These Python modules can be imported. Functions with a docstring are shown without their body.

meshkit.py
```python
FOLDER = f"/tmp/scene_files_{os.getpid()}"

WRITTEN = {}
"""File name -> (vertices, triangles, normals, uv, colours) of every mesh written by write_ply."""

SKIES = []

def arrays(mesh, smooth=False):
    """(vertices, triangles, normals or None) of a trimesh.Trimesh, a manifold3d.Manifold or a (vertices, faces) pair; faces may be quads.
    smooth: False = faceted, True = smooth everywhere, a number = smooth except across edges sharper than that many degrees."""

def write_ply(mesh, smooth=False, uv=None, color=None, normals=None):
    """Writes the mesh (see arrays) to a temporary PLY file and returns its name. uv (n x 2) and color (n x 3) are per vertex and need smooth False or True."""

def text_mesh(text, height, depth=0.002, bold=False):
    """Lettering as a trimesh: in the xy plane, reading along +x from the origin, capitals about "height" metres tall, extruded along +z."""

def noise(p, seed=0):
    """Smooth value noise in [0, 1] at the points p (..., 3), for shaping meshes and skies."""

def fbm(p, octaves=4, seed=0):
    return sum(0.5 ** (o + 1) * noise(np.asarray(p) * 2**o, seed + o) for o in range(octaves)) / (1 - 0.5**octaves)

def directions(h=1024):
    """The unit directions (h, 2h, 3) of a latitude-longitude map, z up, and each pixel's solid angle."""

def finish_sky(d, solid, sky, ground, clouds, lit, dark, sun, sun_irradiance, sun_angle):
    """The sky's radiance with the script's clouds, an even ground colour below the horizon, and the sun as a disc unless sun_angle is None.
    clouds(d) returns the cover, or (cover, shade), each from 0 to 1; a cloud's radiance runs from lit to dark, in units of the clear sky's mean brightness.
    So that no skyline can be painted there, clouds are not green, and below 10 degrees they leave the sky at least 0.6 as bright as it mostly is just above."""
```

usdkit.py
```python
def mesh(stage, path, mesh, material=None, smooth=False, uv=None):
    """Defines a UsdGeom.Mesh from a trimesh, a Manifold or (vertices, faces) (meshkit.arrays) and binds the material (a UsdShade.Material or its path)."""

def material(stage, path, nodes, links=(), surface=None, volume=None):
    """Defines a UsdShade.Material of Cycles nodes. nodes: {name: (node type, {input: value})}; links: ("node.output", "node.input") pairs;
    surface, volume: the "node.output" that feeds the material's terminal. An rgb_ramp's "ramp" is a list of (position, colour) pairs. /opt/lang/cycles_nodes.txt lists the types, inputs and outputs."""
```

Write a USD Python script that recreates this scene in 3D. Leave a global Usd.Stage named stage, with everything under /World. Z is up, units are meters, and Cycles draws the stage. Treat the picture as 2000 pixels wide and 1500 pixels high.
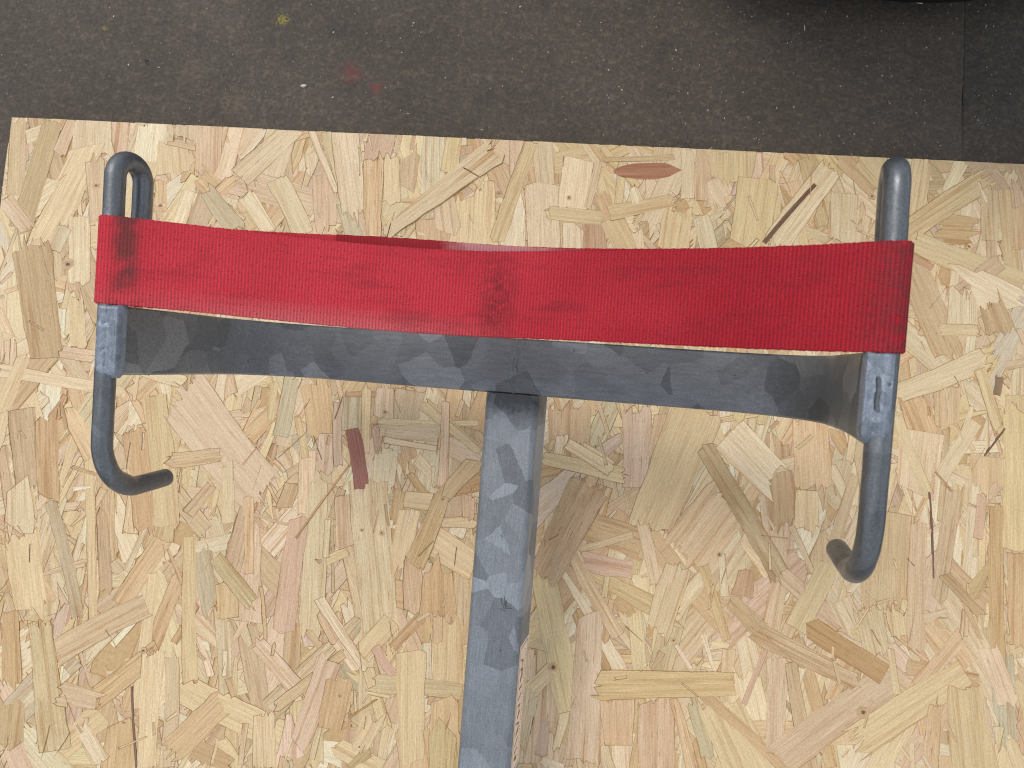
import math, random
import numpy as np, trimesh, usdkit
from meshkit import noise, fbm
from shapely.geometry import Polygon, box as sbox
from shapely.ops import unary_union
from shapely.strtree import STRtree
from pxr import Usd, UsdGeom, UsdLux, UsdShade, Gf, Sdf, Vt

stage = Usd.Stage.CreateInMemory()
UsdGeom.SetStageUpAxis(stage, UsdGeom.Tokens.z)
UsdGeom.SetStageMetersPerUnit(stage, 1.0)
UsdGeom.Xform.Define(stage, '/World')
UsdGeom.Scope.Define(stage, '/World/Looks')
rng = np.random.default_rng(7)

# ---------------------------------------------------------------- camera, sky, sun
def xf(M):
    return Gf.Matrix4d(*[float(x) for x in np.asarray(M).T.ravel()])

cam = UsdGeom.Camera.Define(stage, '/World/camera')
CAM = np.array([[0.99890369, -0.0369286, -0.02876966, 0.46881524],
                [0.03290866, 0.99103623, -0.1294767, -0.32976124],
                [0.03329317, 0.12838798, 0.99116502, 0.69890386],
                [0, 0, 0, 1]])
cam.AddTransformOp().Set(xf(CAM))
cam.CreateHorizontalApertureAttr(36.0)
cam.CreateFocalLengthAttr(25.92)
cam.CreateFStopAttr(16.0)
cam.CreateFocusDistanceAttr(0.55)
cam.CreateClippingRangeAttr(Gf.Vec2f(0.02, 1000))
EXPOSURE = 0.15
cam.CreateExposureAttr(EXPOSURE)

TO_SUN = np.array([-0.50, 0.42, 1.0]); TO_SUN /= np.linalg.norm(TO_SUN)
SKY_STRENGTH, SUN_STRENGTH, SUN_ANGLE = 0.150, 0.32, 22.0
dome = UsdLux.DomeLight.Define(stage, '/World/sky')
dome.GetPrim().SetCustomDataByKey('kind', 'structure')
skym = usdkit.material(stage, '/World/Looks/sky', {
    'sky': ('sky_texture', {'sky_type': 'single_scattering', 'sun_disc': False,
                            'sun_elevation': float(math.asin(TO_SUN[2])), 'sun_rotation': float(math.atan2(TO_SUN[0], TO_SUN[1]))}),
    'tc': ('texture_coordinate', {}),
    'n': ('noise_texture', {'scale': 2.2, 'detail': 5, 'roughness': 0.55}),
    'cover': ('map_range', {'from_min': 0.30, 'from_max': 0.62, 'to_min': 0.35, 'to_max': 0.92, 'clamp': True}),
    'mx': ('mix_color', {'b': (4.6, 4.75, 4.9)}),
    'bg': ('background_shader', {'strength': SKY_STRENGTH}),
}, [('tc.generated', 'n.vector'), ('n.fac', 'cover.value'), ('cover.result', 'mx.fac'), ('sky.color', 'mx.a'),
    ('mx.result', 'bg.color')], surface='bg.background')
UsdShade.MaterialBindingAPI.Apply(dome.GetPrim()).Bind(skym)

sun = UsdLux.DistantLight.Define(stage, '/World/daylight')
sun.CreateIntensityAttr(SUN_STRENGTH); sun.CreateAngleAttr(SUN_ANGLE); sun.CreateNormalizeAttr(True)
sun.CreateColorAttr(Gf.Vec3f(1.0, 0.95, 0.88))
zax = TO_SUN; xax = np.cross([0, 1, 0], zax); xax /= np.linalg.norm(xax); yax = np.cross(zax, xax)
Ms = np.eye(4); Ms[:3, 0], Ms[:3, 1], Ms[:3, 2] = xax, yax, zax; Ms[:3, 3] = [-1, 1, 2.5]
sun.AddTransformOp().Set(xf(Ms))

# ---------------------------------------------------------------- helpers
used = {}
def path(parent, name):
    p = parent + '/' + name
    k = used.get(p, 0); used[p] = k + 1
    return p if k == 0 else f'{p}_{k:03d}'

def tag(prim, label=None, category=None, group=None, kind=None):
    for k, v in (('label', label), ('category', category), ('group', group), ('kind', kind)):
        if v: prim.SetCustomDataByKey(k, v)
    return prim

def thing(name, label, category, M=None, loc=(0, 0, 0), group=None, kind=None):
    x = UsdGeom.Xform.Define(stage, path('/World', name))
    if M is not None: x.AddTransformOp().Set(xf(M))
    else: x.AddTranslateOp().Set(Gf.Vec3d(*map(float, loc)))
    tag(x.GetPrim(), label, category, group, kind)
    return str(x.GetPath())

def obj(name, mesh, mat, parent='/World', smooth=False, uv=None, vec=None, **kw):
    m = usdkit.mesh(stage, path(parent, name), mesh, mat, smooth=smooth, uv=uv)
    for k, a in (vec or {}).items():
        UsdGeom.PrimvarsAPI(m).CreatePrimvar(k, Sdf.ValueTypeNames.Color3fArray, 'vertex').Set(Vt.Vec3fArray.FromNumpy(np.asarray(a, np.float32)))
    tag(m.GetPrim(), **kw)
    return m

def lin(r, g, b):
    f = lambda c: c / 12.92 if c <= .04045 else ((c + .055) / 1.055) ** 2.4
    return tuple(f(c / 255) for c in (r, g, b))

def grid_mesh(P, closed_u=False, closed_v=False):
    """P: (nu, nv, 3) -> trimesh"""
    nu, nv = P.shape[:2]
    iu = np.arange(nu if closed_u else nu - 1); iv = np.arange(nv if closed_v else nv - 1)
    a, b = np.meshgrid(iu, iv, indexing='ij')
    a2, b2 = (a + 1) % nu, (b + 1) % nv
    q = np.stack([a * nv + b, a2 * nv + b, a2 * nv + b2, a * nv + b2], -1).reshape(-1, 4)
    f = np.vstack([q[:, [0, 1, 2]], q[:, [0, 2, 3]]])
    return P.reshape(-1, 3), f

def cat(*parts):
    V, F, n = [], [], 0
    for v, f in parts:
        V.append(np.asarray(v, float)); F.append(np.asarray(f) + n); n += len(v)
    return trimesh.Trimesh(np.vstack(V), np.vstack(F), process=False)

def tube(pts, r, n=28, cap=True, bump=None):
    """A round bar along pts (one plane or not), radius r (number or per point), with slightly domed ends."""
    pts = np.asarray(pts, float); r = np.broadcast_to(r, len(pts)).astype(float)
    t = np.gradient(pts, axis=0); t /= np.linalg.norm(t, axis=1, keepdims=True)
    if cap:
        e = [(0.55, .16), (0.85, .34), (0.97, .62), (1, 1)]
        head = [pts[0] - t[0] * r[0] * .55 * (1 - s) for _, s in e[:-1]]
        hr = [r[0] * c for c, _ in e[:-1]]
        tail = [pts[-1] + t[-1] * r[-1] * .55 * (1 - s) for _, s in e[:-1]][::-1]
        tr = [r[-1] * c for c, _ in e[:-1]][::-1]
        pts = np.vstack([head, pts, tail]); r = np.r_[hr, r, tr]
        t = np.vstack([[t[0]] * 3, t, [t[-1]] * 3])
    u = np.cross(t[0], [1, 0, 0]) if abs(t[0][0]) < .9 else np.cross(t[0], [0, 1, 0]); u /= np.linalg.norm(u)
    ring, ang = [], np.linspace(0, 2 * np.pi, n, endpoint=False)
    for p, d, rr in zip(pts, t, r):
        u = u - d * (u @ d); u /= np.linalg.norm(u); w = np.cross(d, u)
        ring.append(p + rr * (np.cos(ang)[:, None] * u + np.sin(ang)[:, None] * w))
    P = np.array(ring)
    if bump is not None:
        nrm = (P - pts[:, None]) / r[:, None, None]
        P = P + nrm * bump(P)[..., None]
    v, f = grid_mesh(P, closed_v=True)
    m = len(v); nu = len(P)
    v = np.vstack([v, pts[0], pts[-1]])
    k = np.arange(n); k2 = (k + 1) % n
    f = np.vstack([f, np.stack([np.full(n, m), k2, k], 1), np.stack([np.full(n, m + 1), (nu - 1) * n + k, (nu - 1) * n + k2], 1)])
    m = trimesh.Trimesh(v, f, process=False)
    m.fix_normals()
    return m

def arc(c, r, a0, a1, n):
    a = np.radians(np.linspace(a0, a1, n))
    return np.stack([c[0] + r * np.cos(a), c[1] + r * np.sin(a)], 1)

# ---------------------------------------------------------------- materials
L = '/World/Looks/'
def steel(name, base=(0.178, 0.185, 0.191), lo=0.75, hi=1.42, metallic=0.55, rough=0.50, cell=44.0, grime=False):
    return usdkit.material(stage, L + name, {
        'tc': ('texture_coordinate', {}),
        'dn': ('noise_texture', {'scale': 70.0, 'detail': 2}),
        'ds': ('vector_math', {'math_type': 'subtract', 'vector2': (0.5, 0.5, 0.5)}),
        'dm': ('vector_math', {'math_type': 'scale', 'scale': 0.0045}),
        'da': ('vector_math', {'math_type': 'add'}),
        'vo': ('voronoi_texture', {'scale': cell, 'feature': 'f1'}),
        'se': ('separate_color', {}),
        'sp': ('rgb_ramp', {'interpolate': False, 'ramp': [(p, (lo + (hi - lo) * v,) * 3) for p, v in ((0, 0), (.13, .25), (.30, .42), (.52, .50), (.74, .62), (.88, 1.0))]}),
        'cl': ('noise_texture', {'scale': 16.0, 'detail': 6, 'roughness': 0.6}),
        'cr': ('map_range', {'from_min': 0.32, 'from_max': 0.68, 'to_min': 0.86, 'to_max': 1.12, 'clamp': True}),
        'fn': ('noise_texture', {'scale': 900.0, 'detail': 4, 'roughness': 0.7}),
        'fr': ('map_range', {'from_min': 0.3, 'from_max': 0.7, 'to_min': 0.76, 'to_max': 1.24, 'clamp': True}),
        'm1': ('math', {'math_type': 'multiply'}), 'm2': ('math', {'math_type': 'multiply'}),
        'pit': ('noise_texture', {'scale': 260.0, 'detail': 3, 'roughness': 0.6}),
        'pr': ('map_range', {'from_min': 0.68, 'from_max': 0.76, 'to_min': 1.0, 'to_max': 0.55, 'clamp': True}),
        'm3': ('math', {'math_type': 'multiply'}), 'm4': ('math', {'math_type': 'multiply'}), 'm5': ('math', {'math_type': 'multiply'}),
        # fine scuffs running one way and short pale scratches
        'wm': ('mapping', {'scale': (60.0, 420.0, 420.0) if name == 'galvanised_plate' else (900.0, 60.0, 900.0), 'rotation': (0.1, 0.05, 0.2)}),
        'wn': ('noise_texture', {'scale': 1.0, 'detail': 4, 'roughness': .7}), 'wr': ('map_range', {'from_min': .3, 'from_max': .75, 'to_min': .86, 'to_max': 1.22, 'clamp': True}),
        # soot and flux left by the welding, close to the joint
        'gx': ('separate_xyz', {}), 'gn': ('noise_texture', {'scale': 130.0, 'detail': 5, 'roughness': .65}), 'go': ('math', {'math_type': 'multiply_add', 'value2': .03}),
        'gm': ('map_range', {'from_min': -.047, 'from_max': -.034, 'to_min': 1.0, 'to_max': .42 if grime else 1.0, 'clamp': True}),
        'col': ('vector_math', {'math_type': 'scale', 'vector1': base}),
        'rr': ('map_range', {'from_min': 0.0, 'from_max': 1.0, 'to_min': rough - .06, 'to_max': rough + .10}),
        'bh': ('math', {'math_type': 'multiply_add', 'value2': 0.35}),
        'bu': ('bump', {'strength': 0.35, 'distance': 0.0005}),
        'p': ('principled_bsdf', {'metallic': metallic}),
    }, [('tc.object', 'dn.vector'), ('dn.color', 'ds.vector1'), ('ds.vector', 'dm.vector1'), ('dm.vector', 'da.vector1'), ('tc.object', 'da.vector2'),
        ('da.vector', 'vo.vector'), ('vo.color', 'se.color'), ('se.r', 'sp.fac'), ('tc.object', 'cl.vector'), ('cl.fac', 'cr.value'),
        ('tc.object', 'fn.vector'), ('fn.fac', 'fr.value'), ('sp.color', 'm1.value1'), ('cr.result', 'm1.value2'),
        ('m1.value', 'm2.value1'), ('fr.result', 'm2.value2'), ('tc.object', 'pit.vector'), ('pit.fac', 'pr.value'),
        ('m2.value', 'm3.value1'), ('pr.result', 'm3.value2'), ('tc.object', 'gx.vector'), ('tc.object', 'gn.vector'), ('gn.fac', 'go.value1'), ('gx.y', 'go.value3'), ('go.value', 'gm.value'), ('m3.value', 'm4.value1'), ('gm.result', 'm4.value2'), ('tc.object', 'wm.vector'), ('wm.vector', 'wn.vector'), ('wn.fac', 'wr.value'), ('m4.value', 'm5.value1'), ('wr.result', 'm5.value2'), ('m5.value', 'col.scale'), ('col.vector', 'p.base_color'),
        ('se.g', 'rr.value'), ('rr.result', 'p.roughness'), ('fn.fac', 'bh.value1'), ('cl.fac', 'bh.value3'), ('bh.value', 'bu.height'), ('bu.normal', 'p.normal')],
        surface='p.BSDF')

M_plate = steel('galvanised_plate')
M_pole = steel('galvanised_pole', base=(0.246, 0.262, 0.282), lo=0.72, hi=1.22, cell=42.0, grime=True)
M_rod = steel('galvanised_rod', base=(0.160, 0.168, 0.178), lo=0.82, hi=1.2, cell=70.0, rough=0.42, metallic=0.82)
M_weld = steel('galvanised_weld', base=(0.22, 0.25, 0.295), lo=0.8, hi=1.2, cell=160.0, rough=0.52, metallic=0.55)

def simple(name, color, rough=0.6, spec=0.4, nscale=None, namp=0.2):
    nodes = {'p': ('principled_bsdf', {'base_color': color, 'roughness': rough, 'specular_ior_level': spec})}
    links = []
    if nscale:
        nodes.update({'tc': ('texture_coordinate', {}), 'n': ('noise_texture', {'scale': nscale, 'detail': 5, 'roughness': .65}),
                      'r': ('map_range', {'from_min': .3, 'from_max': .7, 'to_min': 1 - namp, 'to_max': 1 + namp, 'clamp': True}),
                      'c': ('vector_math', {'math_type': 'scale', 'vector1': color}), 'b': ('bump', {'strength': .4, 'distance': .001})})
        links = [('tc.object', 'n.vector'), ('n.fac', 'r.value'), ('r.result', 'c.scale'), ('c.vector', 'p.base_color'), ('n.fac', 'b.height'), ('b.normal', 'p.normal')]
    return usdkit.material(stage, L + name, nodes, links, surface='p.BSDF')

# wood strands: colour from the strand itself, grain along its own length (uv in metres)
M_strand = usdkit.material(stage, L + 'wood_strand', {
    'uv': ('uvmap', {'attribute': 'st'}),
    'tone': ('attribute', {'attribute': 'tone'}),
    'grn': ('attribute', {'attribute': 'grain'}),
    'gs': ('separate_color', {}),
    'mA': ('mapping', {'mapping_type': 'point', 'scale': (7.0, 260.0, 1.0)}),
    'nA': ('noise_texture', {'scale': 1.0, 'detail': 3, 'roughness': 0.55, 'distortion': 0.6}),
    'rA': ('map_range', {'from_min': 0.50, 'from_max': 0.68, 'to_min': 0.0, 'to_max': 1.0, 'clamp': True}),
    'mB': ('mapping', {'mapping_type': 'point', 'scale': (26.0, 1100.0, 1.0)}),
    'nB': ('noise_texture', {'scale': 1.0, 'detail': 4, 'roughness': 0.6}),
    'rB': ('map_range', {'from_min': 0.3, 'from_max': 0.7, 'to_min': 0.80, 'to_max': 1.15, 'clamp': True}),
    'mC': ('mapping', {'mapping_type': 'point', 'scale': (70.0, 950.0, 1.0), 'location': (3.1, 7.7, 0)}),
    'nC': ('noise_texture', {'scale': 1.0, 'detail': 2, 'roughness': 0.5}),
    'rC': ('map_range', {'from_min': 0.62, 'from_max': 0.72, 'to_min': 0.0, 'to_max': 1.0, 'clamp': True}),
    'mD': ('mapping', {'mapping_type': 'point', 'scale': (14.0, 55.0, 1.0), 'location': (9.1, 1.7, 0)}),
    'nD': ('noise_texture', {'scale': 1.0, 'detail': 3, 'roughness': 0.6}),
    'rD': ('map_range', {'from_min': 0.42, 'from_max': 0.70, 'to_min': 0.0, 'to_max': 1.0, 'clamp': True}),
    'fA': ('math', {'math_type': 'multiply'}), 'fC': ('math', {'math_type': 'multiply'}), 'fD': ('math', {'math_type': 'multiply'}),
    'late': ('mix_color', {'blend_type': 'multiply', 'b': (0.72, 0.55, 0.38)}),
    'fleck': ('mix_color', {'blend_type': 'multiply', 'b': (0.50, 0.36, 0.24)}),
    'blot': ('mix_color', {'blend_type': 'multiply', 'b': (0.76, 0.66, 0.54)}),
    'fib': ('vector_math', {'math_type': 'scale'}), 'fib2': ('vector_math', {'math_type': 'scale'}),
    'nE': ('noise_texture', {'scale': 520.0, 'detail': 3, 'roughness': 0.7}),
    'rE': ('map_range', {'from_min': 0.3, 'from_max': 0.7, 'to_min': 0.86, 'to_max': 1.12, 'clamp': True}),
    'bs': ('math', {'math_type': 'add'}),
    'bu': ('bump', {'strength': 0.8, 'distance': 0.0006}),
    'p': ('principled_bsdf', {'roughness': 0.46, 'specular_ior_level': 0.45}),
}, [('uv.UV', 'mA.vector'), ('uv.UV', 'mB.vector'), ('uv.UV', 'mC.vector'), ('uv.UV', 'mD.vector'),
    ('mA.vector', 'nA.vector'), ('mB.vector', 'nB.vector'), ('mC.vector', 'nC.vector'), ('mD.vector', 'nD.vector'),
    ('nA.fac', 'rA.value'), ('nB.fac', 'rB.value'), ('nC.fac', 'rC.value'), ('nD.fac', 'rD.value'),
    ('grn.color', 'gs.color'), ('gs.r', 'fA.value1'), ('rA.result', 'fA.value2'), ('gs.g', 'fC.value1'), ('rC.result', 'fC.value2'),
    ('gs.b', 'fD.value1'), ('rD.result', 'fD.value2'),
    ('tone.color', 'late.a'), ('fA.value', 'late.fac'), ('late.result', 'fleck.a'), ('fC.value', 'fleck.fac'),
    ('fleck.result', 'blot.a'), ('fD.value', 'blot.fac'), ('blot.result', 'fib.vector1'), ('rB.result', 'fib.scale'), ('fib.vector', 'fib2.vector1'), ('uv.UV', 'nE.vector'), ('nE.fac', 'rE.value'), ('rE.result', 'fib2.scale'), ('fib2.vector', 'p.base_color'),
    ('nA.fac', 'bs.value1'), ('nB.fac', 'bs.value2'), ('bs.value', 'bu.height'), ('bu.normal', 'p.normal')], surface='p.BSDF')

M_core = simple('board_core', lin(200, 168, 124), 0.8, 0.2, 300.0, 0.15)
M_black = simple('black_plastic', (0.005, 0.005, 0.005), 0.8, 0.12)

def spot(x, y, r, soft, nsc, tag_):
    """nodes of an irregular stain about (x, y) in floor metres"""
    n = {f'{tag_}d': ('vector_math', {'math_type': 'distance', 'vector2': (x, y, 0.0)}),
         f'{tag_}n': ('noise_texture', {'scale': nsc, 'detail': 5, 'roughness': 0.7}),
         f'{tag_}o': ('math', {'math_type': 'multiply_add', 'value2': r * 7.0}),
         f'{tag_}m': ('map_range', {'from_min': r * 4.0 - r * .45, 'from_max': r * 4.0 + r * .45, 'to_min': 1.0, 'to_max': 0.0, 'clamp': True})}
    l = [('geo.position', f'{tag_}d.vector1'), ('geo.position', f'{tag_}n.vector'), (f'{tag_}n.fac', f'{tag_}o.value1'), (f'{tag_}d.value', f'{tag_}o.value3'),
         (f'{tag_}o.value', f'{tag_}m.value')]
    return n, l

def concrete(name, base, spots=()):
    nodes = {
        'geo': ('geometry', {}),
        'n1': ('noise_texture', {'scale': 6.0, 'detail': 6, 'roughness': 0.62}),
        'r1': ('map_range', {'from_min': 0.34, 'from_max': 0.66, 'to_min': 0.80, 'to_max': 1.18, 'clamp': True}),
        'n2': ('noise_texture', {'scale': 300.0, 'detail': 5, 'roughness': 0.72}),
        'r2': ('map_range', {'from_min': 0.30, 'from_max': 0.72, 'to_min': 0.62, 'to_max': 1.36, 'clamp': True}),
        'n3': ('noise_texture', {'scale': 130.0, 'detail': 5, 'roughness': 0.75}),
        'r3': ('map_range', {'from_min': 0.50, 'from_max': 0.66, 'to_min': 0.0, 'to_max': 0.6, 'clamp': True}),
        'n4': ('noise_texture', {'scale': 28.0, 'detail': 4, 'roughness': 0.6}),
        'r4': ('map_range', {'from_min': 0.56, 'from_max': 0.72, 'to_min': 0.0, 'to_max': 0.6, 'clamp': True}),
        'm': ('math', {'math_type': 'multiply'}),
        'c0': ('mix_color', {'a': base, 'b': (base[0] * 2.1, base[1] * 1.95, base[2] * 1.65)}),
        'c1': ('mix_color', {'b': (base[0] * 0.62, base[1] * 0.68, base[2] * 0.80)}),
        'c2': ('vector_math', {'math_type': 'scale'}),
        'bh': ('math', {'math_type': 'add'}),
        'bu': ('bump', {'strength': 0.5, 'distance': 0.0016}),
        'p': ('principled_bsdf', {'roughness': 0.72, 'specular_ior_level': 0.3}),
    }
    links = [('geo.position', f'n{i}.vector') for i in (1, 2, 3, 4)] + [(f'n{i}.fac', f'r{i}.value') for i in (1, 2, 3, 4)] + [
        ('r1.result', 'm.value1'), ('r2.result', 'm.value2'), ('r3.result', 'c0.fac'), ('c0.result', 'c1.a'), ('r4.result', 'c1.fac'),
        ('c1.result', 'c2.vector1'), ('m.value', 'c2.scale'), ('n2.fac', 'bh.value1'), ('n3.fac', 'bh.value2'), ('bh.value', 'bu.height'), ('bu.normal', 'p.normal')]
    last = 'c2.vector'
    for i, (x, y, r, soft, nsc, colr, amt) in enumerate(spots):
        t = f's{i}'
        n, l = spot(x, y, r, soft, nsc, t); nodes.update(n); links += l
        nodes[t + 'a'] = ('math', {'math_type': 'multiply', 'value2': amt}); nodes[t + 'c'] = ('mix_color', {'b': colr})
        links += [(f'{t}m.result', t + 'a.value1'), (t + 'a.value', t + 'c.fac'), (last, t + 'c.a')]
        last = t + 'c.result'
    links.append((last, 'p.base_color'))
    return usdkit.material(stage, L + name, nodes, links, surface='p.BSDF')

M_floor = concrete('concrete', lin(85, 77, 69), [
    (0.245, 0.124, 0.0066, .004, 420.0, lin(150, 138, 60), 0.9),
    (0.070, 0.105, 0.0024, .002, 500.0, lin(150, 130, 60), 0.7),
    (0.318, 0.070, 0.0125, .008, 260.0, lin(130, 58, 64), 0.5),
    (0.343, 0.056, 0.0075, .005, 300.0, lin(140, 54, 62), 0.5),
    (0.115, 0.072, 0.0032, .002, 600.0, (0.006, 0.006, 0.006), 0.9),
    (0.160, 0.062, 0.0170, .012, 200.0, lin(112, 98, 82), 0.5),
    (0.205, 0.035, 0.0150, .012, 200.0, lin(118, 104, 86), 0.45)])
M_floor2 = concrete('concrete_dark', lin(79, 72, 64), [(0.960, 0.049, 0.0065, .006, 500.0, lin(120, 117, 114), 0.3)])

# ---------------------------------------------------------------- floor: two slabs with a worn joint between them
JX0, JX1 = 0.9392, 0.9575        # the joint's x at y = 0 and y = 0.30
def slab(x0, x1, z, left_line=None, right_line=None):
    ys = np.linspace(-3.0, 3.0, 241)
    jit = lambda y, s: 0.0016 * (fbm(np.stack([y * 120, y * 0 + s, y * 0], -1), 4) - .5) * 2
    line = lambda y: JX0 + (JX1 - JX0) * y / 0.30
    xl = np.full_like(ys, x0) if not left_line else line(ys) + 0.00005 + jit(ys, 3.3)
    xr = np.full_like(ys, x1) if not right_line else line(ys) - 0.00005 + jit(ys, 8.1)
    s = np.linspace(0, 1, 5)
    P = np.zeros((len(ys), 7, 3))
    a, b = xl + .0022 * bool(left_line), xr - .0022 * bool(right_line)
    for k in range(5): P[:, k + 1, 0] = a + (b - a) * s[k]
    P[:, 0, 0], P[:, 6, 0] = xl, xr
    P[:, :, 1] = ys[:, None]; P[:, 1:6, 2] = z; P[:, [0, 6], 2] = z - 0.0009
    v, f = grid_mesh(P)
    return trimesh.Trimesh(v, f[:, ::-1], process=False)
obj('concrete_floor', slab(-3.0, None, 0.0, right_line=True), M_floor, kind='structure', label='dark brown-grey concrete floor with paint specks')
obj('concrete_floor', slab(None, 4.0, -0.0006, left_line=True), M_floor2, kind='structure', label='darker concrete slab right of the floor joint')
sub = trimesh.creation.box((7.2, 6.2, 0.05)); sub.apply_translation((0.5, 0, -0.028))
obj('floor_subbase', sub, simple('joint_dirt', (0.055, 0.049, 0.044), .9, .2, 400.0, .4), kind='structure')

# pale crumbs scattered over the concrete: nobody could count them
M_crumb = simple('pale_crumbs', lin(205, 196, 180), .7, .3)
V, F, n = [], [], 0
for k in range(300):
    x, y = (rng.uniform(-0.05, 1.05), rng.uniform(0.004, 0.22)) if k < 190 else (rng.uniform(0.55, 0.98), rng.uniform(0.004, 0.20))
    a = rng.uniform(0, 6.28); big = rng.random() ** 5
    l, w, h = rng.uniform(.0005, .0013) * (1 + 1.6 * big), rng.uniform(.0005, .0010) * (1 + .6 * big), rng.uniform(.0003, .0007)
    b = trimesh.creation.icosphere(1, 1.0); vv = b.vertices * [l * .5, w * .5, h] * rng.uniform(.75, 1.2, (len(b.vertices), 1))
    vv = vv @ np.array([[math.cos(a), math.sin(a), 0], [-math.sin(a), math.cos(a), 0], [0, 0, 1]]) + [x, y, h * .6]
    V.append(vv); F.append(b.faces + n); n += len(vv)
obj('sawdust', (np.vstack(V), np.vstack(F)), M_crumb, smooth=True, kind='stuff', label='pale sawdust crumbs scattered over the dark concrete floor', category='sawdust')
def splinter(x, y, a, l, w, label):
    b = trimesh.creation.box((l, w, w * .6)); b = b.subdivide()
    b.vertices[:, 1] *= 1 - .7 * (np.abs(b.vertices[:, 0]) / (l / 2)) ** 2
    b.vertices += rng.normal(0, w * .06, b.vertices.shape)
    b.apply_transform(trimesh.transformations.rotation_matrix(a, [0, 0, 1])); b.apply_translation((x, y, w * .36))
    obj('wood_splinter', b, M_crumb, label=label, category='splinter', group='splinters on the concrete')
splinter(0.271, 0.0535, .15, .0056, .0026, 'tiny tan wood chip on the concrete between yellow and red paint marks')
splinter(0.7795, 0.1440, 1.6, .0062, .0011, 'thin pale splinter on the concrete below the black tub')
splinter(0.9010, 0.1790, 3.0, .0085, .0014, 'thin pale splinter lying in the black tub\'s shade near the floor joint')

# ---------------------------------------------------------------- the strand board
BT, BX0, BX1, BY0, BY1 = 15.0, 0.0, 1150.0, 0.0, -800.0      # millimetres: thickness and outline
board = thing('strand_board', 'large pale oriented-strand wood board lying on the dark concrete floor', 'board')
core = trimesh.creation.box(((BX1 - BX0 - .4) / 1000, (BY0 - BY1 - .4) / 1000, 0.0136))
core.apply_translation(((BX0 + BX1) / 2000, (BY0 + BY1) / 2000, 0.0069))
obj('core', core, M_core, board)

TONES = {'c': (229, 207, 168), 'y': (224, 197, 148), 't': (204, 174, 132), 'p': (220, 188, 154), 'o': (214, 177, 130), 'b': (190, 148, 112),
         'g': (198, 182, 146), 'R': (166, 112, 98), 'w': (236, 220, 186), 'd': (124, 94, 74), 'k': (150, 122, 94), 'r2': (204, 164, 138),
         'b2': (210, 172, 130), 'p2': (214, 184, 150), 'p3': (208, 178, 156), 'o2': (217, 183, 142), 'g2': (196, 182, 152), 'B': (190, 138, 108),
         'K': (202, 170, 130), 'G': (202, 175, 134), 'b3': (206, 166, 120), 'd2': (196, 158, 112), 'Y': (222, 192, 140), 'T': (216, 190, 150)}
STRONG = {'g': (.5, .5, .75), 'G': (.8, .5, .9), 'K': (.4, 1.0, .8), 'b3': (1.0, .5, .3), 't': (.65, .7, .25), 'y': (.55, .35, .15), 'Y': (.9, .3, .05),
          'T': (1.0, .2, .05), 'b2': (.6, .5, .25), 'r2': (.5, .5, .35), 'R': (.6, .6, .9), 'k': (.3, .8, .8)}
MEAN = np.array([228., 202., 160.])
BOLD = 'T Y d2'.split()
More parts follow.
